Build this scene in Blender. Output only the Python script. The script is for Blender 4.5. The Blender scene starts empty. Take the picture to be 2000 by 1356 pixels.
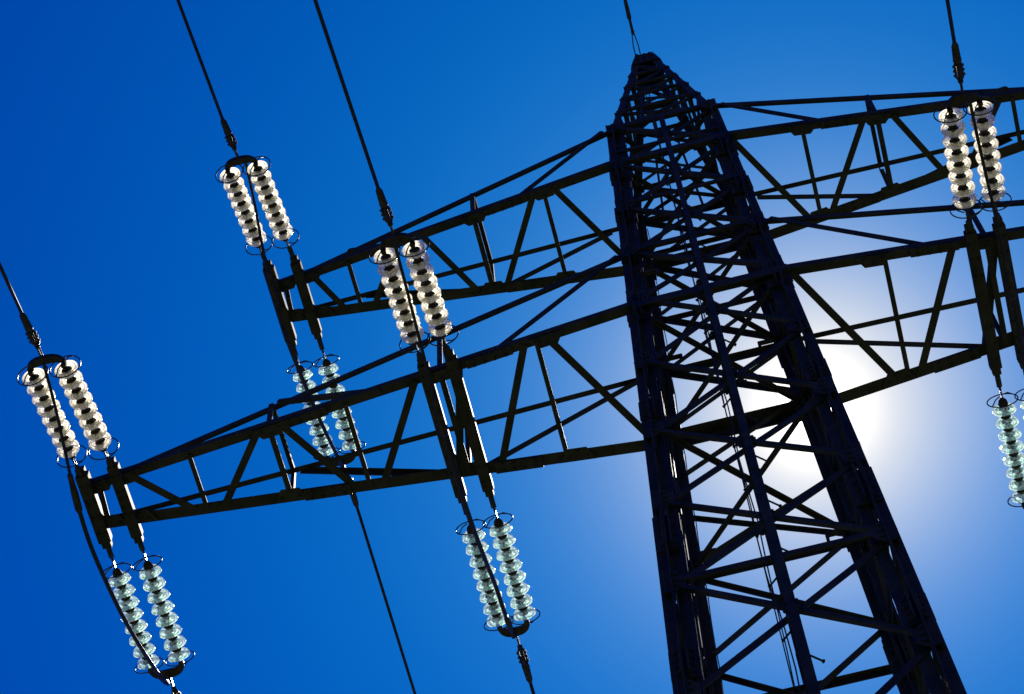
import bpy, bmesh, math, random
from mathutils import Vector, Matrix, Quaternion

random.seed(7)
C = bpy.context.scene
COL = C.collection

# ------------------------------------------------------------------ units
S = 0.8                                   # model unit -> metres
CAMU = (-0.31836, -15.08069, -31.24975)   # camera in model units (0 = underside of the lower cross-arms)
Z0 = -CAMU[2] * S + 1.6                   # ground is z = 0, the camera is held at eye height

def V(x, y, z):
    return Vector((x * S, y * S, z * S + Z0))

# ------------------------------------------------------------------ camera
cam = bpy.data.cameras.new("camera")
cam_o = bpy.data.objects.new("camera", cam)
COL.objects.link(cam_o)
RIGHT = Vector((0.96945817, 0.24243773, -0.03707822))
UP = Vector((0.23553801, -0.87820379, 0.41626909)) * -1
FWD = Vector((-0.0683571, 0.4122888, 0.90848514))
if RIGHT.cross(UP).dot(FWD) > 0:
    UP = -UP
m = Matrix((RIGHT, UP, -FWD)).transposed().to_4x4()
m.translation = V(*CAMU)
cam_o.matrix_world = m
cam.sensor_width = 36
cam.sensor_fit = 'HORIZONTAL'
cam.lens = 5097.67 / 2000 * 36
cam.clip_start = 0.1
cam.clip_end = 6000
C.camera = cam_o

# ------------------------------------------------------------------ sky and sun
SUN = Vector((0.03794604, 0.45817706, 0.8880506)).normalized()
elev = math.asin(SUN.z)
azim = math.atan2(SUN.x, SUN.y)
w = bpy.data.worlds.new("World")
C.world = w
w.use_nodes = True
nt = w.node_tree
for n in list(nt.nodes):
    nt.nodes.remove(n)
def node(t, **kw):
    n = nt.nodes.new(t)
    for k, v in kw.items():
        setattr(n, k, v)
    return n
def math_n(op, a, b=None):
    n = node('ShaderNodeMath', operation=op)
    for i, q in enumerate((a, b)):
        if q is None:
            continue
        if isinstance(q, (int, float)):
            n.inputs[i].default_value = q
        else:
            nt.links.new(q, n.inputs[i])
    return n.outputs[0]
sky = node('ShaderNodeTexSky', sky_type='NISHITA')
sky.sun_disc = False
sky.sun_elevation = elev
sky.sun_rotation = azim
sky.altitude = 600
sky.air_density = 1.0
sky.dust_density = 0.0
sky.ozone_density = 4.0
# deep polarised blue of the photograph's sky
tint = node('ShaderNodeMix', data_type='RGBA', blend_type='MULTIPLY')
tint.inputs[0].default_value = 1.0
tint.inputs[7].default_value = (0.0, 0.15, 1.0, 1)
nt.links.new(sky.outputs[0], tint.inputs[6])
# circumsolar brightening of the real sky: the sun itself and its aureole, by angle from the sun
geo = node('ShaderNodeTexCoord')
dot = node('ShaderNodeVectorMath', operation='DOT_PRODUCT')
nt.links.new(geo.outputs['Generated'], dot.inputs[0])
dot.inputs[1].default_value = SUN
ang = math_n('MULTIPLY', math_n('ARCCOSINE', math_n('MINIMUM', dot.outputs['Value'], 1.0)), 180 / math.pi)
def lobe(width, col, power=1.0):
    e = math_n('EXPONENT', math_n('MULTIPLY', math_n('POWER', math_n('DIVIDE', ang, width), power), -1.0))
    n = node('ShaderNodeVectorMath', operation='SCALE')
    n.inputs[0].default_value = col
    nt.links.new(e, n.inputs['Scale'])
    return n.outputs[0]
def add(a, b):
    n = node('ShaderNodeVectorMath', operation='ADD')
    nt.links.new(a, n.inputs[0]); nt.links.new(b, n.inputs[1])
    return n.outputs[0]
tot = tint.outputs[2]
for l in (lobe(0.32, (90, 88, 84)), lobe(2.7, (11.6, 7.2, 0.2), 1.5), lobe(4.8, (0.6, 0.4, 0.0), 1.5), lobe(9.0, (0.0, 3.5, 5.6))):
    tot = add(tot, l)
bg = node('ShaderNodeBackground')
bg.inputs['Strength'].default_value = 0.05
nt.links.new(tot, bg.inputs['Color'])
out = node('ShaderNodeOutputWorld')
nt.links.new(bg.outputs[0], out.inputs['Surface'])

sl = bpy.data.lights.new("sun", 'SUN')
sl.energy = 5.0
sl.angle = math.radians(0.53)
sl.color = (1.0, 0.93, 0.82)
so = bpy.data.objects.new("sun", sl)
so.rotation_euler = SUN.to_track_quat('Z', 'Y').to_euler()
so.location = V(0, 30, 60)
COL.objects.link(so)

C.view_settings.view_transform = 'Standard'
C.view_settings.look = 'None'
C.view_settings.gamma = 1
C.view_settings.exposure = 1.0
C.render.engine = 'CYCLES'
C.cycles.max_bounces = 10
C.cycles.transmission_bounces = 8
C.cycles.transparent_max_bounces = 8
C.cycles.sample_clamp_indirect = 6

# ------------------------------------------------------------------ materials
def mat(name):
    m_ = bpy.data.materials.new(name)
    m_.use_nodes = True
    return m_, m_.node_tree, m_.node_tree.nodes['Principled BSDF']

def steel(name, c1, c2, rough, metal, scale=6.0, bump=0.15):
    m_, t, b = mat(name)
    tc = t.nodes.new('ShaderNodeTexCoord')
    n1 = t.nodes.new('ShaderNodeTexNoise')
    n1.inputs['Scale'].default_value = scale
    n1.inputs['Detail'].default_value = 8
    n1.inputs['Roughness'].default_value = 0.65
    t.links.new(tc.outputs['Object'], n1.inputs['Vector'])
    r = t.nodes.new('ShaderNodeValToRGB')
    r.color_ramp.elements[0].position = 0.35
    r.color_ramp.elements[1].position = 0.68
    r.color_ramp.elements[0].color = (*c1, 1)
    r.color_ramp.elements[1].color = (*c2, 1)
    t.links.new(n1.outputs['Fac'], r.inputs['Fac'])
    t.links.new(r.outputs['Color'], b.inputs['Base Color'])
    mr = t.nodes.new('ShaderNodeMapRange')
    mr.inputs['To Min'].default_value = rough - 0.12
    mr.inputs['To Max'].default_value = rough + 0.15
    t.links.new(n1.outputs['Fac'], mr.inputs['Value'])
    t.links.new(mr.outputs['Result'], b.inputs['Roughness'])
    b.inputs['Metallic'].default_value = metal
    b.inputs['Specular IOR Level'].default_value = 0.18
    bm_ = t.nodes.new('ShaderNodeBump')
    bm_.inputs['Strength'].default_value = bump
    bm_.inputs['Distance'].default_value = 0.01
    t.links.new(n1.outputs['Fac'], bm_.inputs['Height'])
    t.links.new(bm_.outputs['Normal'], b.inputs['Normal'])
    return m_

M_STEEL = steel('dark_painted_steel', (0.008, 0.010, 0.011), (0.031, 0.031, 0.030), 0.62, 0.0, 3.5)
M_FIT = steel('forged_fitting', (0.020, 0.019, 0.018), (0.055, 0.045, 0.036), 0.42, 0.7, 14)
M_CABLE = steel('weathered_cable', (0.015, 0.015, 0.016), (0.035, 0.034, 0.034), 0.45, 0.6, 30)
M_CAP = steel('iron_cap', (0.018, 0.016, 0.015), (0.035, 0.026, 0.02), 0.7, 0.0, 20)
M_CONC = steel('concrete', (0.25, 0.24, 0.22), (0.36, 0.35, 0.33), 0.85, 0.0, 5)

def glass_mat(name, tint, glow, mixf):
    """toughened glass: clear tinted body, milky scattering inside it, a glossy skin"""
    m_ = bpy.data.materials.new(name)
    m_.use_nodes = True
    t = m_.node_tree
    t.nodes.clear()
    o = t.nodes.new('ShaderNodeOutputMaterial')
    g = t.nodes.new('ShaderNodeBsdfTransparent')
    g.inputs['Color'].default_value = (*tint, 1)
    tr = t.nodes.new('ShaderNodeBsdfTranslucent')
    tr.inputs['Color'].default_value = (*glow, 1)
    gl = t.nodes.new('ShaderNodeBsdfGlossy')
    gl.inputs['Roughness'].default_value = 0.08
    mx = t.nodes.new('ShaderNodeMixShader')
    mx2 = t.nodes.new('ShaderNodeMixShader')
    fr = t.nodes.new('ShaderNodeFresnel')
    fr.inputs['IOR'].default_value = 1.5
    tc = t.nodes.new('ShaderNodeTexCoord')
    nz = t.nodes.new('ShaderNodeTexNoise')
    nz.inputs['Scale'].default_value = 30
    nz.inputs['Detail'].default_value = 4
    t.links.new(tc.outputs['Object'], nz.inputs['Vector'])
    mr = t.nodes.new('ShaderNodeMapRange')
    mr.inputs['From Min'].default_value = 0.42
    mr.inputs['From Max'].default_value = 0.58
    mr.inputs['To Min'].default_value = mixf - 0.4
    mr.inputs['To Max'].default_value = min(1.0, mixf + 0.35)
    t.links.new(nz.outputs['Fac'], mr.inputs['Value'])  # noise specks in the milky mix imitate sparkle
    sp = t.nodes.new('ShaderNodeSeparateXYZ')
    t.links.new(tc.outputs['Object'], sp.inputs[0])
    cx = t.nodes.new('ShaderNodeCombineXYZ')
    t.links.new(sp.outputs[0], cx.inputs[0]); t.links.new(sp.outputs[1], cx.inputs[1])
    ln = t.nodes.new('ShaderNodeVectorMath'); ln.operation = 'LENGTH'
    t.links.new(cx.outputs[0], ln.inputs[0])
    rr = t.nodes.new('ShaderNodeMapRange'); rr.interpolation_type = 'SMOOTHSTEP'
    rr.inputs['From Min'].default_value = 0.058; rr.inputs['From Max'].default_value = 0.092
    rr.inputs['To Min'].default_value = 0.15; rr.inputs['To Max'].default_value = 1.0
    t.links.new(ln.outputs['Value'], rr.inputs['Value'])
    mm = t.nodes.new('ShaderNodeMath'); mm.operation = 'MULTIPLY'
    t.links.new(mr.outputs['Result'], mm.inputs[0]); t.links.new(rr.outputs['Result'], mm.inputs[1])
    t.links.new(mm.outputs[0], mx.inputs['Fac'])
    bp = t.nodes.new('ShaderNodeBump')
    bp.inputs['Strength'].default_value = 0.6
    bp.inputs['Distance'].default_value = 0.008
    t.links.new(nz.outputs['Fac'], bp.inputs['Height'])
    for q in (gl, fr):
        t.links.new(bp.outputs['Normal'], q.inputs['Normal'])
    t.links.new(g.outputs[0], mx.inputs[1])
    t.links.new(tr.outputs[0], mx.inputs[2])
    half = t.nodes.new('ShaderNodeMath'); half.operation = 'MULTIPLY'; half.inputs[1].default_value = 0.35
    t.links.new(fr.outputs[0], half.inputs[0])
    t.links.new(half.outputs[0], mx2.inputs['Fac'])
    t.links.new(mx.outputs[0], mx2.inputs[1])
    t.links.new(gl.outputs[0], mx2.inputs[2])
    t.links.new(mx2.outputs[0], o.inputs['Surface'])
    return m_
M_GLASS_NEAR = glass_mat('toughened_glass_warm_light', (0.97, 0.97, 0.90), (1.0, 0.96, 0.83), 0.82)  # one glass on both sides; the warm backlight is put into this tint
M_GLASS_FAR = glass_mat('toughened_glass_cool_light', (0.80, 0.98, 0.94), (0.93, 1.0, 0.96), 0.56)  # same glass at another incidence, its cooler light put into the tint

# ------------------------------------------------------------------ mesh helpers
class MB:
    def __init__(s):
        s.v = []; s.f = []; s.sm = []
    def add(s, vs, fs, smooth=False):
        o = len(s.v)
        s.v += [Vector(q) for q in vs]
        s.f += [tuple(i + o for i in f) for f in fs]
        s.sm += [smooth] * len(fs)
    def build(s, name, material, parent=None):
        me = bpy.data.meshes.new(name)
        off = Vector((0, 0, 0)) if parent is None else origin(parent)
        me.from_pydata([v - off for v in s.v], [], s.f)
        me.materials.append(material)
        me.polygons.foreach_set('use_smooth', s.sm)
        me.update()
        o = bpy.data.objects.new(name, me)
        COL.objects.link(o)
        if parent is not None:
            o.parent = parent
        return o

def origin(o):
    p = Vector((0, 0, 0))
    while o is not None:
        p = p + o.location
        o = o.parent
    return p

def tag(o, label=None, cat=None, group=None, kind=None):
    if label: o['label'] = label
    if cat: o['category'] = cat
    if group: o['group'] = group
    if kind: o['kind'] = kind

def thing(name, label, cat, loc, group=None):
    o = bpy.data.objects.new(name, None)
    o.empty_display_size = 0.2
    o.location = loc
    COL.objects.link(o)
    tag(o, label, cat, group)
    return o

def frame(p, q, ref=(0, 0, 1)):
    d = (q - p).normalized()
    r = Vector(ref)
    if abs(d.dot(r)) > 0.98 * r.length:
        r = Vector((1, 0, 0)) if abs(d.x) < 0.9 else Vector((0, 1, 0))
    u = (r - d * r.dot(d)).normalized()
    return d, u, d.cross(u)

def prism(mb, p, q, pts, u, v, caps=True):
    n = len(pts)
    vs = [p + u * a + v * b for a, b in pts] + [q + u * a + v * b for a, b in pts]
    fs = [(i, (i + 1) % n, n + (i + 1) % n, n + i) for i in range(n)]
    if caps:
        fs += [tuple(range(n - 1, -1, -1)), tuple(range(n, 2 * n))]
    mb.add(vs, fs)

JIT = [0]
def jitter():
    JIT[0] = (JIT[0] + 5) % 13
    return (JIT[0] - 6) * 0.0021

def angle(mb, p, q, a, n, flip=1, shift=0.0):
    """rolled L section from p to q; one flange lies in the face whose outward normal is n"""
    d = (q - p).normalized()
    n = Vector(n)
    n = (n - d * n.dot(d)).normalized()
    u = d.cross(n) * flip
    t = max(0.012, a * 0.11)
    o = n * (shift + jitter()) - u * (a / 2)
    pts = [(0, 0), (a, 0), (a, -t), (t, -t), (t, -a * 0.9), (0, -a * 0.9)]
    if flip < 0:
        pts = pts[::-1]
    prism(mb, p + o, q + o, pts, u, n)

def box(mb, c, ux, uy, uz):
    vs = [c + ux * a + uy * b + uz * e for a in (-1, 1) for b in (-1, 1) for e in (-1, 1)]
    mb.add(vs, [(0, 1, 3, 2), (4, 6, 7, 5), (0, 4, 5, 1), (2, 3, 7, 6), (0, 2, 6, 4), (1, 5, 7, 3)])

def tube(mb, pts, r, k=8, caps=True, closed=False):
    pts = [Vector(p) for p in pts]
    n = len(pts)
    rs = r if isinstance(r, (list, tuple)) else [r] * n
    vs = []; up = None
    for i, p in enumerate(pts):
        a = pts[i - 1] if (i > 0 or closed) else p
        b = pts[(i + 1) % n] if (i < n - 1 or closed) else p
        d = (b - a).normalized()
        if up is None:
            up = Vector((0, 0, 1)) if abs(d.z) < 0.9 else Vector((1, 0, 0))
        up = (up - d * up.dot(d)).normalized()
        s_ = d.cross(up)
        for j in range(k):
            t = 2 * math.pi * j / k
            vs.append(p + (up * math.cos(t) + s_ * math.sin(t)) * rs[i])
    fs = []
    for i in range(n if closed else n - 1):
        i2 = (i + 1) % n
        for j in range(k):
            fs.append((i * k + j, i * k + (j + 1) % k, i2 * k + (j + 1) % k, i2 * k + j))
    if caps and not closed:
        fs += [tuple(range(k - 1, -1, -1)), tuple((n - 1) * k + j for j in range(k))]
    mb.add(vs, fs, True)

def bolt(mb, p, n, r=0.018, h=0.022):
    d, u, v = frame(p, p + Vector(n))
    pts = [(r * math.cos(i * math.pi / 3), r * math.sin(i * math.pi / 3)) for i in range(6)]
    prism(mb, p, p + d * h, pts, u, v)

def plate(mb, c, u, v, n, poly, t=0.014, bolts=()):
    """flat gusset in the plane (u, v), thickness t along n, with bolt heads"""
    u = u.normalized(); v = (v - u * v.dot(u)).normalized(); n = u.cross(v)
    j = jitter()
    c = c + n * j
    pts = poly
    area = sum(pts[i][0] * pts[(i + 1) % len(pts)][1] - pts[(i + 1) % len(pts)][0] * pts[i][1] for i in range(len(pts)))
    if area < 0:
        pts = pts[::-1]
    prism(mb, c - n * t / 2, c + n * t / 2, pts, u, v)
    for a, b in bolts:
        p = c + u * a + v * b
        bolt(mb, p + n * t / 2, n); bolt(mb, p - n * t / 2, -n)

# ------------------------------------------------------------------ the ground (out of the frame, but it throws its light up)
gm, t_, b_ = mat('dry_meadow')
tc = t_.nodes.new('ShaderNodeTexCoord')
n1 = t_.nodes.new('ShaderNodeTexNoise'); n1.inputs['Scale'].default_value = 0.15; n1.inputs['Detail'].default_value = 10
t_.links.new(tc.outputs['Object'], n1.inputs['Vector'])
rp = t_.nodes.new('ShaderNodeValToRGB')
rp.color_ramp.elements[0].color = (0.025, 0.042, 0.014, 1); rp.color_ramp.elements[1].color = (0.075, 0.075, 0.03, 1)
t_.links.new(n1.outputs['Fac'], rp.inputs['Fac']); t_.links.new(rp.outputs['Color'], b_.inputs['Base Color'])
b_.inputs['Roughness'].default_value = 0.95
g = MB()
NG = 40
for i in range(NG + 1):
    for j in range(NG + 1):
        x = (i / NG - 0.5) * 6000; y = (j / NG - 0.5) * 6000
        g.v.append(Vector((x, y, 0)))
for i in range(NG):
    for j in range(NG):
        a = i * (NG + 1) + j
        g.f.append((a, a + NG + 1, a + NG + 2, a + 1)); g.sm.append(False)
tag(g.build('ground', gm), kind='structure')

# ------------------------------------------------------------------ the tower
WL = 1.0; KW = -0.02496; KY = 1.0158
ZU = 5.605; ZTOP = 7.25; HL = 1.99
def hw(z): return WL + KW * z
def corner(sx, sy, z):
    h = hw(z)
    return V(sx * h, sy * h * KY, z)
ZG = -Z0 / S
tower = thing('transmission_tower', 'dark steel lattice power pylon with tapering peak and long cross-arms, in front of the sun',
              'pylon', (0, 0, 0))

# legs: two angles back to back, battened, with splice plates
def leg(sx, sy):
    mb = MB()
    a = 0.098
    for z0, z1, aa in ((ZG + 0.25, -6.2, a * 1.18), (-6.2, 0.55, a * 1.06), (0.55, ZTOP + 0.1, a)):
        p, q = corner(sx, sy, z0), corner(sx, sy, z1)
        d = (q - p).normalized()
        X = Vector((-sx, 0, 0)); X = (X - d * X.dot(d)).normalized()
        Y = Vector((0, -sy, 0)); Y = (Y - d * Y.dot(d) - X * Y.dot(X)).normalized()
        th = 0.016
        gap = 0.017
        p = p + (X + Y) * 0.05; q = q + (X + Y) * 0.05
        # outer angle (heel outside) and inner angle (heel inside), cruciform with a gap between
        L = [(0, 0), (aa, 0), (aa, th), (th, th), (th, aa), (0, aa)]
        for s in (1, -1):
            pts = [((gap / 2 + x) * s, (gap / 2 + y) * s) for x, y in L]
            if sx * sy < 0:
                pts = pts[::-1]
            prism(mb, p, q, pts, X, Y)
        n = int((q - p).length / 0.75)
        for i in range(1, n):
            c = p.lerp(q, i / n)
            if i % 2:
                box(mb, c, X * aa * 0.92, Y * gap * 0.42, d * 0.07)
            else:
                box(mb, c, X * gap * 0.42, Y * aa * 0.92, d * 0.07)
    # splice plates, stepping the outline
    for z, h, k in ((-9.1, .55, 1.25), (-6.3, .8, 1.22), (-3.1, .5, 1.2), (0.0, .62, 1.3), (1.9, .4, 1.15), (3.6, .55, 1.25), (5.3, .5, 1.3)):
        if abs(sy) and sy > 0 and z in (1.9, -3.1):
            z -= 0.4
        p, q = corner(sx, sy, z - h / 2), corner(sx, sy, z + h / 2)
        d = (q - p).normalized()
        X = Vector((-sx, 0, 0)); X = (X - d * X.dot(d)).normalized()
        Y = d.cross(X)
        if Y.y * sy > 0: Y = -Y
        c = (p + q) / 2 + (X + Y) * 0.05
        hh = (q - p).length / 2
        aa = 0.1 * k
        for (U, W_, s) in ((X, Y, 1), (Y, X, 1)):
            for e in (-1, 1):
                n_ = W_ * e
                box(mb, c + n_ * (0.034 + jitter() * .3), U * aa, n_ * 0.007, d * hh)
                for i in range(4):
                    for s2 in (-1, 1):
                        bolt(mb, c + n_ * 0.041 + U * s2 * aa * 0.62 + d * hh * (-0.75 + 0.5 * i), n_, .014, .018)
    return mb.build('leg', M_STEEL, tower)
for sx in (-1, 1):
    for sy in (-1, 1):
        leg(sx, sy)
        f = MB()
        b = corner(sx, sy, ZG); b.z = 0
        box(f, b + Vector((0, 0, 0.1)), Vector((0.45, 0, 0)), Vector((0, 0.45, 0)), Vector((0, 0, 0.2)))
        box(f, b + Vector((0, 0, 0.36)), Vector((0.3, 0, 0)), Vector((0, 0.3, 0)), Vector((0, 0, 0.06)))
        f.build('concrete_footing', M_CONC, tower)

FACES = {'near': ((-1, -1), (1, -1), (0, -1, 0)), 'far': ((1, 1), (-1, 1), (0, 1, 0)),
         'left': ((-1, 1), (-1, -1), (-1, 0, 0)), 'right': ((1, -1), (1, 1), (1, 0, 0))}
def face_pt(fc, s, z):
    a, b, n = FACES[fc]
    return corner(a[0], a[1], z).lerp(corner(b[0], b[1], z), s)

def gusset(fc, s, z, wdt, hgt, name='gusset_plate'):
    a, b, n = FACES[fc]
    mb = MB()
    c = face_pt(fc, s, z)
    u = (face_pt(fc, 1, z) - face_pt(fc, 0, z)).normalized()
    v = Vector((0, 0, 1))
    sg = 1 if s < 0.5 else -1
    if 0.2 < s < 0.8:
        poly = [(-wdt, -hgt * .55), (-wdt * .5, -hgt), (wdt * .5, -hgt), (wdt, -hgt * .55), (wdt, hgt * .55), (wdt * .5, hgt), (-wdt * .5, hgt), (-wdt, hgt * .55)]
        bl = [(x * wdt * .6, y * hgt * .5) for x in (-1, 1) for y in (-1, 1)]
    else:
        poly = [(-0.05 * sg, -hgt), (wdt * .55 * sg, -hgt), (wdt * 1.5 * sg, -hgt * .35), (wdt * 1.5 * sg, hgt * .35), (wdt * .55 * sg, hgt), (-0.05 * sg, hgt)]
        bl = [(x * wdt * sg, y * hgt * .55) for x in (.35, .8) for y in (-1, 0, 1)]
    plate(mb, c + Vector(n) * 0.03, u, v, Vector(n), poly, 0.014, bl)
    return mb.build(name, M_STEEL, tower)

NODES = {
    'near': [0.3, -1.75, -3.75, -5.6, -7.5, -9.7, -12.4, -17, -23, ZG + 0.5],
    'far': [0.35, -1.2, -1.95, -3.4, -5.5, -7.7, -10.3, -15, -22, ZG + 0.5],
    'left': [0.3, -1.75, -3.75, -5.6, -7.5, -9.7, -12.4, -17, -23, ZG + 0.5],
    'right': [0.3, -1.75, -3.75, -5.6, -7.5, -9.7, -12.4, -17, -23, ZG + 0.5]}
def brace(fc, s0, z0, s1, z1, a, sh, double=False):
    mb = MB()
    n = FACES[fc][2]
    p, q = face_pt(fc, s0, z0), face_pt(fc, s1, z1)
    if double:
        d = (q - p).normalized(); u = d.cross(Vector(n)).normalized()
        for e in (-1, 1):
            angle(mb, p + u * e * 0.072, q + u * e * 0.072, a * .82, n, e, sh)
        k = 5
        for i in range(1, k):
            c = p.lerp(q, i / k)
            box(mb, c + Vector(n) * sh, u * 0.1, Vector(n) * 0.006, d * 0.05)
    else:
        angle(mb, p, q, a, n, 1, sh)
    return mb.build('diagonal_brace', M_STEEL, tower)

for fc in FACES:
    zs = NODES[fc]
    for i in range(len(zs) - 1):
        if fc in ('left', 'right') and i >= 7:
            continue
        z1, z0 = zs[i], zs[i + 1]
        lo = 0.048
        hi = 0.062 + 0.003 * i
        if fc in ('left', 'right'):
            hi = lo = 0.055
        if fc == 'far' and i == 1:
            continue
        r = 0 if fc in ('near', 'right') else 1          # the heavier diagonal rises to the right
        brace(fc, r, z0, 1 - r, z1, hi, -0.03)
        brace(fc, 1 - r, z0, r, z1, lo, 0.03)
        gusset(fc, 0.5, (z0 + z1) / 2, 0.08, 0.1)
        for s in (0, 1):
            gusset(fc, s, z0, 0.1, 0.17)
    up = [0.3, 1.99, 3.75, 5.6, 7.25]
    for i in range(4):
        brace(fc, 0, up[i], 1, up[i + 1], 0.064, -0.03)
        brace(fc, 1, up[i], 0, up[i + 1], 0.056, 0.03)
        gusset(fc, 0.5, (up[i] + up[i + 1]) / 2, 0.075, 0.09)
        for s in (0, 1):
            gusset(fc, s, up[i], 0.11, 0.17)
    for s in (0, 1):
        gusset(fc, s, 7.2, 0.09, 0.13)

def hbeam(fc, z, a, sh=0.0, n=None):
    mb = MB()
    angle(mb, face_pt(fc, 0, z), face_pt(fc, 1, z), a, FACES[fc][2], 1, sh)
    return mb.build('horizontal_beam', M_STEEL, tower)
for fc in FACES:
    for z, a in ((0.0, 0.14), (1.99, 0.08), (ZU, 0.12), (ZTOP, 0.09), (-3.5, 0.07), (-7.5, 0.07), (-12.4, 0.08)):
        if fc == 'far' and z == -7.5: z = -6.3
        if fc == 'near' and z in (-3.5, -12.4): continue
        if fc == 'far' and z == 0.0: a = 0.165
        hbeam(fc, z, a, 0.045)
for fc in ('near', 'far'):
    hbeam(fc, 3.75, 0.055, 0.05); hbeam(fc, 6.05, 0.055, 0.05)
# plan bracing: crossed angles across the shaft at the arm levels
for z in (0.02, 1.97, ZU + .02, ZTOP - .02, -3.52):
    for (a, b, dz) in (((-1, -1), (1, 1), 0.0), ((1, -1), (-1, 1), 0.04)):
        mb = MB()
        angle(mb, corner(*a, z + dz), corner(*b, z + dz), 0.055, (0, 0, 1))
        mb.build('plan_brace', M_STEEL, tower)

# centre posts with step bolts on the near and far faces
for fc, zlo, zhi in (('near', -16.0, ZTOP), ('far', -18.0, ZTOP)):
    mb = MB()
    n = Vector(FACES[fc][2])
    for (z0, z1, a) in ((zlo, -5.5, 0.086), (-5.5, 1.0, 0.074), (1.0, zhi, 0.068)):
        p, q = face_pt(fc, 0.5, z0), face_pt(fc, 0.5, z1)
        angle(mb, p, q, a if fc == 'near' else a * .8, n, 1, 0.07)
    post = mb.build('centre_post', M_STEEL, tower)
    k = 0
    z = zlo + 0.3
    while z < zhi:
        mb = MB()
        c = face_pt(fc, 0.5, z) + n * (0.05)
        s = 1 if k % 2 else -1
        x = Vector((s * .75, .66, 0.0))
        tube(mb, [c + x * 0.02, c + x * 0.16, c + x * 0.17], [0.009, 0.009, 0.016], 6)
        tube(mb, [c + x * 0.17, c + x * 0.183], 0.017, 6)
        if fc == 'near':
            mb.build('step_bolt', M_STEEL, post)
        z += 0.56; k += 1
    mb = MB()
    pts = [face_pt(fc, 0.5, zlo + (zhi - zlo) * i / 30) + n * 0.06 + Vector((-0.105 + 0.012 * math.sin(i * 1.7), 0, 0)) for i in range(31)]
    tube(mb, pts, 0.007, 5)
    mb.build('earthing_cable', M_CABLE, tower)

for sx, sy in ((-1, -1), (-1, 1)):
    for off in (0.0, 0.03):
        mb = MB()
        pts = [corner(sx, sy, -16 + 23 * i / 40) + Vector((.135 + off + .006 * math.sin(i * 2.1 + off * 50), 0, 0)) for i in range(41)]
        tube(mb, pts, 0.006, 5)
        mb.build('earthing_cable', M_CABLE, tower)
# small bent brackets on the legs (they show against the sky)
for sx, sy, z in ((-1, -1, 1.1), (-1, 1, -3.0), (1, 1, -3.25), (1, 1, 2.2), (-1, 1, 2.4)):
    mb = MB()
    c = corner(sx, sy, z) + Vector((-sx * 0.11, 0, 0))
    a, b = c + Vector((-sx * 0.2, 0, 0.02)), c + Vector((-sx * 0.2, 0, -0.1))
    box(mb, (c + a) / 2, Vector((0.1, 0, 0.0)), Vector((0, 0.025, 0)), Vector((0, 0, 0.014)))
    box(mb, (a + b) / 2, Vector((0.016, 0, 0)), Vector((0, 0.024, 0)), Vector((0, 0, 0.062)))
    mb.build('leg_bracket', M_STEEL, tower)

# the peak
ZP = 12.25; WP = 0.16
def ppt(sx, sy, z):
    t = (z - ZTOP) / (ZP - ZTOP)
    h = hw(ZTOP) + (WP - hw(ZTOP)) * t
    return V(sx * h, sy * h * (KY + (1 - KY) * t), z)
mb = MB()
for sx in (-1, 1):
    for sy in (-1, 1):
        p, q = ppt(sx, sy, ZTOP), ppt(sx, sy, ZP)
        d = (q - p).normalized()
        X = Vector((-sx, 0, 0)); X = (X - d * X.dot(d)).normalized()
        Y = Vector((0, -sy, 0)); Y = (Y - d * Y.dot(d) - X * Y.dot(X)).normalized()
        a, th = 0.09, 0.012
        L = [(0, 0), (a, 0), (a, th), (th, th), (th, a), (0, a)]
        if sx * sy < 0: L = L[::-1]
        prism(mb, p, q, [(x + .0, y + .0) for x, y in L], X, Y)
        for z in (8.35, 9.3, 10.15, 10.95):
            c = ppt(sx, sy, z)
            box(mb, c + X * .06 - Y * (.006 + jitter() * .2), X * .06, Y * .006, d * .09)
            box(mb, c + Y * .06 - X * (.006 + jitter() * .2), Y * .06, X * .006, d * .09)
peak = mb.build('peak', M_STEEL, tower)
pl = [ZTOP, 8.35, 9.3, 10.15, 10.95, 11.8]
for fi, (fc, (ca, cb, n)) in enumerate(FACES.items()):
    for i in range(len(pl) - 1):
        z0, z1 = pl[i], pl[i + 1]
        if i:
            mb = MB()
            angle(mb, ppt(*ca, z0), ppt(*cb, z0), 0.052, n, 1, 0.02)
            mb.build('peak_strut', M_STEEL, peak)
        a, b = (ca, cb) if (i + fi) % 2 else (cb, ca)
        mb = MB()
        angle(mb, ppt(*a, z0), ppt(*b, z1), 0.042, n, 1, -0.02)
        mb.build('peak_brace', M_STEEL, peak)
        if i < 3:
            mb = MB()
            angle(mb, ppt(*b, z0), ppt(*a, z1), 0.04, n, -1, 0.0)
            mb.build('peak_brace', M_STEEL, peak)
        if i < 2:
            for s in (0.3, 0.7):
                mb = MB()
                angle(mb, ppt(*ca, z0).lerp(ppt(*cb, z0), s), ppt(*ca, z1).lerp(ppt(*cb, z1), s), 0.03, n, 1, 0.0)
                mb.build('peak_post', M_STEEL, peak)
mb = MB()
for fc, (ca, cb, n) in FACES.items():
    n = Vector(n)
    p0, p1, q0, q1 = ppt(*ca, 11.7), ppt(*cb, 11.7), ppt(*ca, 12.33), ppt(*cb, 12.33)
    e = n * (0.016 + jitter() * .1)
    c = [x + e for x in (p0, p1, q1, q0)]
    k = n * 0.012
    mb.add(c + [x + k for x in c], [(3, 2, 1, 0), (4, 5, 6, 7), (0, 1, 5, 4), (1, 2, 6, 5), (2, 3, 7, 6), (3, 0, 4, 7)])
    for s in (.2, .5, .8):
        for h in (.2, .5, .8):
            bolt(mb, p0.lerp(p1, s).lerp(q0.lerp(q1, s), h) + e + k, n, .022, .025)
top = V(0, 0, 12.35)
box(mb, top, Vector((.135, 0, 0)), Vector((0, .135, 0)), Vector((0, 0, .014)))
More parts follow.
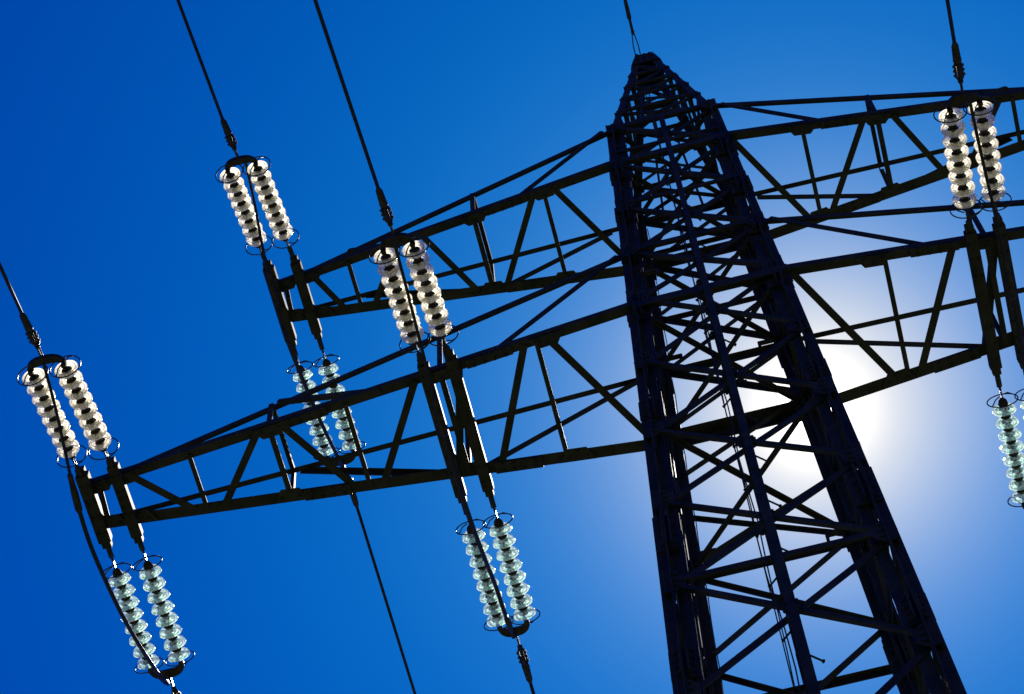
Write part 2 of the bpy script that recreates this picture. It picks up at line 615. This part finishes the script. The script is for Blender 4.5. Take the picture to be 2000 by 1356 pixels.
box(mb, top + Vector((0.05, 0, .09)), Vector((.1, 0, 0)), Vector((0, .012, 0)), Vector((0, 0, .09)))
box(mb, top + Vector((-0.1, 0, .06)), Vector((.012, 0, 0)), Vector((0, .13, 0)), Vector((0, 0, .06)))
mb.build('peak_cap', M_STEEL, peak)

# ------------------------------------------------------------------ cross-arms
def arm(sx, lower):
    if lower:
        zb, ht, Lx, ty, dz = 0.0, HL, 8.72, 0.284, 0.145
        beams = ((8.72, .52, 0.17), (8.28, .55, 0.15), (3.87, (.95, 1.06), 0.15), (3.49, (.95, 1.06), 0.15))
    else:
        zb, ht, Lx, ty, dz = ZU, ZTOP - ZU, 6.36, 0.268, 0.011
        beams = ((6.36, .62, 0.17), (5.94, .60, 0.15))
    def c(ch, x):
        z0 = zb if ch in 'BC' else zb + ht
        x0 = hw(z0); y0 = hw(z0) * KY
        t = (x - x0) / (Lx - x0)
        y = y0 + (ty - y0) * t
        z = z0 + (zb + dz + (0.0 if ch in 'BC' else 0.06) - z0) * t
        return V(sx * x, (-y if ch in 'AB' else y), z)
    mb = MB()
    for ch, a, n, fl in (('B', .1, (0, 0, -1), 1), ('C', .13, (0, 0, -1), -1), ('A', .075, (0, -1, 0), 1), ('D', .066, (0, 1, 0), 1)):
        p, q = c(ch, hw(zb if ch in 'BC' else zb + ht) - .1), c(ch, Lx + .06)
        angle(mb, p, q, a, n, fl * sx)
        # splice covers
        for xs in () if ch in 'AD' else ((3.0, 5.6) if lower else (2.6,)):
            s0, s1 = c(ch, xs - .32), c(ch, xs + .32)
            d, u, v = frame(s0, s1, n)
            box(mb, (s0 + s1) / 2 + u * (.02 + jitter() * .3), v * a * .5, u * .007, (s1 - s0) / 2)
            for i in range(4):
                for e in (-1, 1):
                    if ch in 'AD': continue
                    bolt(mb, s0.lerp(s1, .15 + .23 * i) + u * .03 + v * e * a * .3, u, .016, .02)
    # tip and joint gussets
    for ch in 'BC':
        gs = .75 if ch == 'B' else .9
        for xs in ((Lx - .15, Lx - .55) + ((3.68, 2.2, 6.1) if lower else (3.12, 2.0))):
            p, p2 = c(ch, xs), c(ch, xs + .1)
            u = (p2 - p).normalized()
            yv = Vector((0, 1 if ch == 'B' else -1, 0))
            h = .13 * gs
            plate(mb, p - Vector((0, 0, .02)), u, yv, Vector((0, 0, 1)), [(-.2, -h * .4), (.2, -h * .4), (.1, h * .9), (-.1, h * .9)], .012, [(-.1, 0), (.1, 0), (0, h * .6)])
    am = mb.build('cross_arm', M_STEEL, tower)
    def member(name, ch1, x1, ch2, x2, a, n, sh=0.0):
        k = MB()
        angle(k, c(ch1, x1), c(ch2, x2), a, n, sx, sh)
        k.build(name, M_STEEL, am)
    dn = (0, 0, -1)
    if lower:
        frames = [6.1, 3.68]
        struts = [7.25, 5.02, 2.34]
        diag = [('B', 8.12, 'C', 7.40), ('C', 7.02, 'B', 6.28), ('B', 5.94, 'C', 5.22), ('C', 4.84, 'B', 4.04),
                ('B', 3.42, 'C', 3.80), ('C', 3.24, 'B', 2.51), ('B', 2.19, 'C', 1.12)]
        sideN = [('A', 6.0, 'B', 4.5), ('A', 1.08, 'B', 3.0)]
        sideF = [('D', 6.0, 'C', 3.85), ('D', 1.2, 'C', 3.55)]
    else:
        frames = [3.13]
        struts = [5.16, 2.0]
        diag = [('B', 5.76, 'C', 5.4), ('C', 4.97, 'B', 4.37), ('B', 3.97, 'C', 3.36), ('C', 2.93, 'B', 2.17), ('B', 1.85, 'C', .92)]
        sideN = [('A', 5.16, 'B', 4.38), ('A', .95, 'B', 2.44)]
        sideF = [('D', 5.1, 'C', 3.42), ('D', 1.2, 'C', 3.04)]
    for x in frames:
        member('frame_strut', 'B', x, 'C', x, .062, dn, .03)
        member('frame_strut', 'A', x, 'D', x, .055, (0, 0, 1), .03)
        member('frame_strut', 'A', x, 'B', x, .06, (0, -1, 0), .03)
        member('frame_strut', 'D', x, 'C', x, .055, (0, 1, 0), .03)
    for x in struts:
        member('strut', 'B', x, 'C', x, .052, dn, .03)
    for i, (a, x, b, y) in enumerate(diag):
        if sx > 0:                                   # the arms are one pattern turned half round the mast
            a, b = ('C', 'B') if a == 'B' else ('B', 'C')
        member('diagonal', a, x, b, y, .08 if lower else .076, dn, .015)
    for a, x, b, y in sideN:
        member('side_brace', a, x, b, y, .06, (0, -1, 0), .03)
    for a, x, b, y in sideF:
        member('side_brace', a, x, b, y, .065, (0, 1, 0), .03)
    # short post between the two end beams
    member('strut', 'B', Lx - .17, 'C', Lx - .12, .06, dn, .03)
    for (x, yy, a) in beams:
        k = MB()
        zz = c('B', x).z
        ya, yb_ = yy if isinstance(yy, tuple) else (yy, yy)
        p, q = Vector((sx * x * S, -ya * S, zz - .03)), Vector((sx * x * S, yb_ * S, zz - .03))
        # welded box section
        h = a * .42
        ch_ = .012
        pts = [(-h + ch_, -h), (h - ch_, -h), (h, -h + ch_), (h, h - ch_), (h - ch_, h), (-h + ch_, h), (-h, h - ch_), (-h, -h + ch_)]
        prism(k, p, q, pts[::-1], Vector((1, 0, 0)), Vector((0, 0, 1)))
        for s in (-1, 1):
            pp = p if s < 0 else q
            box(k, pp + Vector((0, s * .01, 0)), Vector((a * .3, 0, 0)), Vector((0, .07, 0)), Vector((0, 0, .045)))
            for yb in (.12, .3, .5):
                for e in (-1, 1):
                    bolt(k, pp + Vector((e * a * .25, -s * yb, -a * .42)), Vector((0, 0, -1)), .016, .022)
        k.build('end_beam', M_STEEL, am)
    return c
for sx in (-1, 1):
    arm(sx, True); arm(sx, False)

# ------------------------------------------------------------------ insulator strings
def ring_pts(r, n=28, z=0.0):
    return [Vector((r * math.cos(2 * math.pi * i / n), r * math.sin(2 * math.pi * i / n), z)) for i in range(n)]

def lathe(mb, prof, k=28, smooth=True):
    vs = []
    for r, z in prof:
        for j in range(k):
            t = 2 * math.pi * j / k
            vs.append(Vector((r * math.cos(t), r * math.sin(t), z)))
    fs = []
    for i in range(len(prof) - 1):
        for j in range(k):
            fs.append((i * k + j, (i + 1) * k + j, (i + 1) * k + (j + 1) % k, i * k + (j + 1) % k))
    mb.add(vs, fs, smooth)

PITCH = 0.187 * S
RD = 0.127
disc_prof = [(.036, .002), (.05, .0), (.085, .012), (.112, .034), (.123, .062), (RD, .082), (.125, .088), (.119, .078),
             (.110, .062), (.104, .09), (.097, .092), (.091, .062), (.078, .058), (.073, .084), (.066, .085), (.060, .052), (.036, .046), (.036, .002)]
disc_prof = [(r, z) for r, z in disc_prof]
cap_prof = [(.001, -.062), (.026, -.062), (.036, -.054), (.043, -.048), (.049, -.028), (.054, -.005), (.056, .004), (.044, .012), (.001, .012)]
pin_prof = [(.001, .048), (.056, .048), (.058, .066), (.03, .074), (.017, .08), (.015, .1), (.001, .1)]

def local_mesh(name, mb, material):
    o = mb.build(name, material)
    me = o.data
    bpy.data.objects.remove(o)
    return me
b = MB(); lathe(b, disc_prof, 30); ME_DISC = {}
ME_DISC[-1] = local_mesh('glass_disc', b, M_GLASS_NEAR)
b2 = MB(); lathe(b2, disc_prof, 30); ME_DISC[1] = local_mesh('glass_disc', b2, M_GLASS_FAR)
b = MB(); lathe(b, cap_prof, 14); lathe(b, pin_prof, 12); ME_CAP = local_mesh('metal_cap', b, M_CAP)
b = MB(); tube(b, ring_pts(.166), .0072, 6, closed=True)
for a in (0.6, 0.6 + math.pi):
    c_, s_ = math.cos(a), math.sin(a)
    tube(b, [Vector((c_ * .166, s_ * .166, 0)), Vector((c_ * .1, s_ * .1, -.05)), Vector((c_ * .03, s_ * .03, -.06))], .007, 5)
ME_RING = local_mesh('guard_ring', b, M_FIT)

def child(name, me, parent, mtx=None):
    o = bpy.data.objects.new(name, me)
    COL.objects.link(o)
    o.parent = parent
    if mtx is not None:
        o.matrix_local = mtx
    return o

LINK = 0.6 * S
def insulator_string(p, d, side, label, group, link=LINK):
    """p: shackle on the beam end, d: direction away from the tower; local z runs along the string"""
    t = thing('insulator_string', label, 'insulator', p, group)
    t.rotation_mode = 'QUATERNION'
    t.rotation_quaternion = d.to_track_quat('Z', 'X')
    mb = MB()
    # shackle, turnbuckle, clevis
    for s in (-1, 1):
        tube(mb, [Vector((0.028 * s, 0, -.03)), Vector((0.03 * s, 0, .05)), Vector((0.012 * s, 0, .09))], .012, 6)
    tube(mb, [(0, 0, .07), (0, 0, .1), (0, 0, .105), (0, 0, link - .21), (0, 0, link - .205), (0, 0, link - .17)], [.014, .014, .03, .03, .014, .014], 8)
    for s in (-1, 1):
        tube(mb, [(0.016 * s, 0, link - .18), (0.03 * s, 0, link - .15), (0.03 * s, 0, link - .08), (0.0, 0, link - .05)], .009, 6)
    tube(mb, [(0, 0, link - .07), (0, 0, link - .04)], .026, 8)
    lm = mb.build('link_rod', M_FIT); lm.parent = t
    for i in range(8):
        z = link + PITCH * i
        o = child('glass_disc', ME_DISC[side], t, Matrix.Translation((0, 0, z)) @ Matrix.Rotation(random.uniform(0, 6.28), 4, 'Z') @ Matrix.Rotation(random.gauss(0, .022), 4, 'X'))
        child('metal_cap', ME_CAP, o)
    child('guard_ring', ME_RING, t, Matrix.Translation((0, 0, link - .045)) @ Matrix.Rotation(.3, 4, 'Z'))
    child('guard_ring', ME_RING, t, Matrix.Translation((0, 0, link + PITCH * 7 + .11)) @ Matrix.Rotation(math.pi, 4, 'X'))
    mb = MB()
    ze = link + PITCH * 7 + .098
    tube(mb, [(0, 0, ze - .01), (0, 0, ze + .045), (0, 0, ze + .06)], [.02, .02, .03], 8)
    e = mb.build('socket_clevis', M_FIT); e.parent = t
    return p + d * (ze + .06)

def span_cable(name, p, d, sag_len, span, r, label, cat, group):
    """parabola leaving p along d, level again at mid-span"""
    mb = MB()
    pts = []
    n = 60
    h = Vector((d.x, d.y, 0)); hl = h.length; h = h / hl
    s0 = d.z / hl
    for i in range(n + 1):
        q = (i / n) ** 1.5 * span
        pts.append(p + h * q + Vector((0, 0, s0 * q - s0 * q * q / (2 * sag_len))))
    tube(mb, pts, r, 8)
    o = mb.build(name, M_CABLE)
    tag(o, label, cat, group)
    return o

def phase(x1, x2, z, y0, zlab, side, names, sn, stringgroup):
    """one pair of strings on one side of the arm, its yoke, clamp and conductor"""
    d = Vector((0.008 * side, side, -sn)).normalized()
    ends = []
    order = (x1, x2)
    for i, x in enumerate(order):
        p = V(x, side * y0, z) + Vector((0, 0, -.03))
        ends.append(insulator_string(p, d, side, names['string'] % names['which'][i], 'glass insulator strings on the cross-arms'))
    xa = (ends[1] - ends[0]).normalized()
    if xa.x < 0: xa = -xa
    e0, e1 = sorted(ends, key=lambda v: v.x)
    mid = (e0 + e1) / 2
    t = thing('yoke_plate', names['yoke'], 'yoke', mid, 'yoke plates joining the insulator pairs')
    nrm = d.cross(xa).normalized()
    # bow shaped yoke: a thick arched bar whose ends hook back to the strings
    mb = MB()
    half = (e1 - e0).length / 2
    vs = []; fs = []
    N = 16
    for i in range(N + 1):
        s = -1 + 2 * i / N
        xo = s * (half + .028)
        outer = .15 * math.sqrt(max(0, 1 - (abs(s) ** 2.6) * .93)) + .0
        inner = .055 - .075 * abs(s) ** 4
        for dd, hh in ((inner, -.022), (outer, -.022), (outer, .022), (inner, .022)):
            vs.append(mid + xa * xo + d * dd + nrm * hh)
    for i in range(N):
        for j in range(4):
            a = i * 4 + j; b_ = i * 4 + (j + 1) % 4
            fs.append((a, b_, b_ + 4, a + 4))
    fs += [(3, 2, 1, 0), tuple(N * 4 + j for j in range(4))]
    mb.add(vs, fs)
    for s in (-1, 1):
        bolt(mb, mid + xa * half * s + nrm * .024, nrm, .03, .03); bolt(mb, mid + xa * half * s - nrm * .024, -nrm, .03, .03)
    pl_ = mb.build('bow_plate', M_FIT, t)
    # links and dead-end clamp
    c0 = mid + d * .12
    mb = MB()
    for s in (-1, 1):
        tube(mb, [c0 + nrm * .02 * s, c0 + nrm * .03 * s + d * .04, c0 + nrm * .03 * s + d * .15, c0 + nrm * .012 * s + d * .19], .011, 6)
    tube(mb, [c0 + d * .16, c0 + d * .19], .028, 8)
    mb.build('chain_link', M_FIT, t)
    mb = MB()
    c1 = c0 + d * .18
    for s in (-1, 1):
        pts = [c1 + xa * .012 * s, c1 + xa * .034 * s + d * .05, c1 + xa * .036 * s + d * .18, c1 + xa * .026 * s + d * .24]
        tube(mb, pts, [.01, .013, .013, .01], 6)
        for q in (.07, .125, .18):
            bolt(mb, c1 + xa * .036 * s + d * q, xa * s, .014, .022)
    tube(mb, [c1 - d * .01, c1 + d * .03, c1 + d * .05, c1 + d * .2, c1 + d * .24, c1 + d * .27, c1 + d * .42, c1 + d * .46],
         [.02, .026, .02, .024, .046, .042, .036, .02], 8)
    # the lug where the jumper leaves
    tube(mb, [c1 + d * .23, c1 + d * .17 - Vector((0, 0, .05)), c1 + d * .08 - Vector((0, 0, .08))], [.022, .024, .022], 7)
    mb.build('tension_clamp', M_FIT, t)
    cd = Vector((d.x, d.y, -min(sn, .25) * .92)).normalized()
    span_cable('conductor_cable', c1 + d * .43, cd, 110, 230, .0195, names['wire'], 'cable', 'conductors leaving the pylon')
    return mid, c1 + d * .14 - Vector((0, 0, .1)), d

def smooth_path(pts, n=10):
    out_ = []
    P_ = [pts[0] * 2 - pts[1]] + pts + [pts[-1] * 2 - pts[-2]]
    for i in range(1, len(P_) - 2):
        for k in range(n):
            t = k / n
            a, b_, c_, d_ = P_[i - 1], P_[i], P_[i + 1], P_[i + 2]
            out_.append(0.5 * ((2 * b_) + (c_ - a) * t + (2 * a - 5 * b_ + 4 * c_ - d_) * t * t + (3 * b_ - a - 3 * c_ + d_) * t ** 3))
    out_.append(pts[-1])
    return out_

def jumper(x, zrel, pts, label, p0, p1):
    path = [V(x, y, z + zrel) for y, z in pts]
    path = smooth_path(path)
    t = thing('jumper_cable', label, 'cable', path[len(path) // 2], 'jumper loops under the cross-arms')
    k = int(len(path) * .36)
    mb = MB()
    n = len(path)
    tube(mb, path, [.017 if i < k else .024 for i in range(n)], 8)
    mb.build('loop', M_CABLE, t)
    mb = MB()
    a = path[k]; dd = (path[k + 1] - path[k - 1]).normalized()
    tube(mb, [a - dd * .17, a - dd * .15, a - dd * .05, a + dd * .05, a + dd * .22, a + dd * .25], [.02, .03, .032, .04, .04, .026], 8)
    mb.build('splice_sleeve', M_FIT, t)
    mb = MB()
    a = path[-6]
    dd = (path[-5] - path[-7]).normalized()
    tube(mb, [a - dd * .14, a - dd * .12, a + dd * .12, a + dd * .14], [.025, .033, .033, .025], 8)
    mb.build('splice_sleeve', M_FIT, t)

PH = [
    # x1, x2, z, y0, arm words, which words
    dict(x=(-8.72, -8.28), z=.145, yn=.36, yf=.45, sn=.28, arm='tip of the lower left cross-arm', j=-8.5, zr=0),
    dict(x=(-6.36, -5.94), z=ZU + .011, yn=.58, yf=.56, sn=.37, arm='tip of the upper left cross-arm', j=-6.15, zr=ZU),
    dict(x=(-3.87, -3.49), z=.06, yn=.82, yf=1.02, sn=.25, arm='middle of the lower left cross-arm', j=-3.7, zr=0),
    dict(x=(3.49, 3.87), z=.06, yn=.80, yf=1.02, sn=.22, arm='middle of the lower right cross-arm', j=3.7, zr=0),
]
for k, ph in enumerate(PH):
    yo = {}
    for side in (-1, 1):
        if side < 0:
            nm = dict(string='%s cream-lit glass insulator string rising above ' + ph['arm'],
                      which=('left', 'right'),
                      yoke='bow-shaped yoke topping the cream-lit insulators above ' + ph['arm'],
                      wire='conductor running up from the insulators above ' + ph['arm'])
        else:
            nm = dict(string='%s pale green-lit insulator string hanging below ' + ph['arm'],
                      which=('left', 'right'),
                      yoke='bow-shaped yoke ending the green-lit insulators below ' + ph['arm'],
                      wire='conductor running down from the insulators below ' + ph['arm'])
        yo[side] = phase(ph['x'][0], ph['x'][1], ph['z'], ph['yn'] if side < 0 else ph['yf'], '', side, nm, ph['sn'] if side < 0 else .07, '')
    if k == 0:
        pts = [(-2.55, -.62), (-1.93, -.84), (-1.36, -1.16), (-.97, -1.36), (-.3, -1.5), (.51, -1.36), (1.33, -1.08), (2.32, -.55), (2.75, -.2)]
    elif k == 1:
        pts = [(-2.55, -.35), (-1.96, -.75), (-1.36, -1.3), (-.5, -1.62), (.16, -1.6), (1.63, -.98), (2.45, -.5), (2.9, -.2)]
    else:
        pts = [(-3.1, -.7), (-2.4, -.85), (-1.72, -1.08), (-1.01, -1.28), (0, -1.4), (.8, -1.25), (1.54, -.95), (2.14, -.62), (2.71, -.45), (3.29, -.2)]
    jumper(ph['j'], ph['zr'], pts, 'dark jumper cable looping beneath the ' + ph['arm'], None, None)

# ------------------------------------------------------------------ earth wire on the peak
for side, lab in ((-1, 'thin earth wire rising from the top of the pylon peak'), (1, 'thin earth wire running off behind the pylon peak')):
    p = V(-.1, side * .15, 12.3)
    d = Vector((0.005, side, -.2 if side < 0 else -.06)).normalized()
    t = thing('earth_wire', lab, 'cable', p, 'earth wires on the peak')
    mb = MB()
    for s in (-1, 1):
        tube(mb, [p + Vector((.035 * s, 0, 0)), p + d * .2 + Vector((.035 * s, 0, 0)), p + d * .42 + Vector((.012 * s, 0, 0))], .009, 6)
    tube(mb, [p + d * .38, p + d * .42, p + d * .46, p + d * .62, p + d * .66, p + d * .92, p + d * 1.0], [.014, .026, .02, .02, .032, .026, .012], 8)
    mb.build('wire_clamp', M_FIT, t)
    mb = MB()
    pts = []
    h = Vector((d.x, d.y, 0)).normalized(); s0 = d.z / Vector((d.x, d.y)).length
    st = p + d * .95
    for i in range(61):
        q = (i / 60) ** 1.5 * 230
        pts.append(st + h * q + Vector((0, 0, s0 * q - s0 * q * q / 220)))
    tube(mb, pts, .0125, 6)
    mb.build('wire', M_CABLE, t)
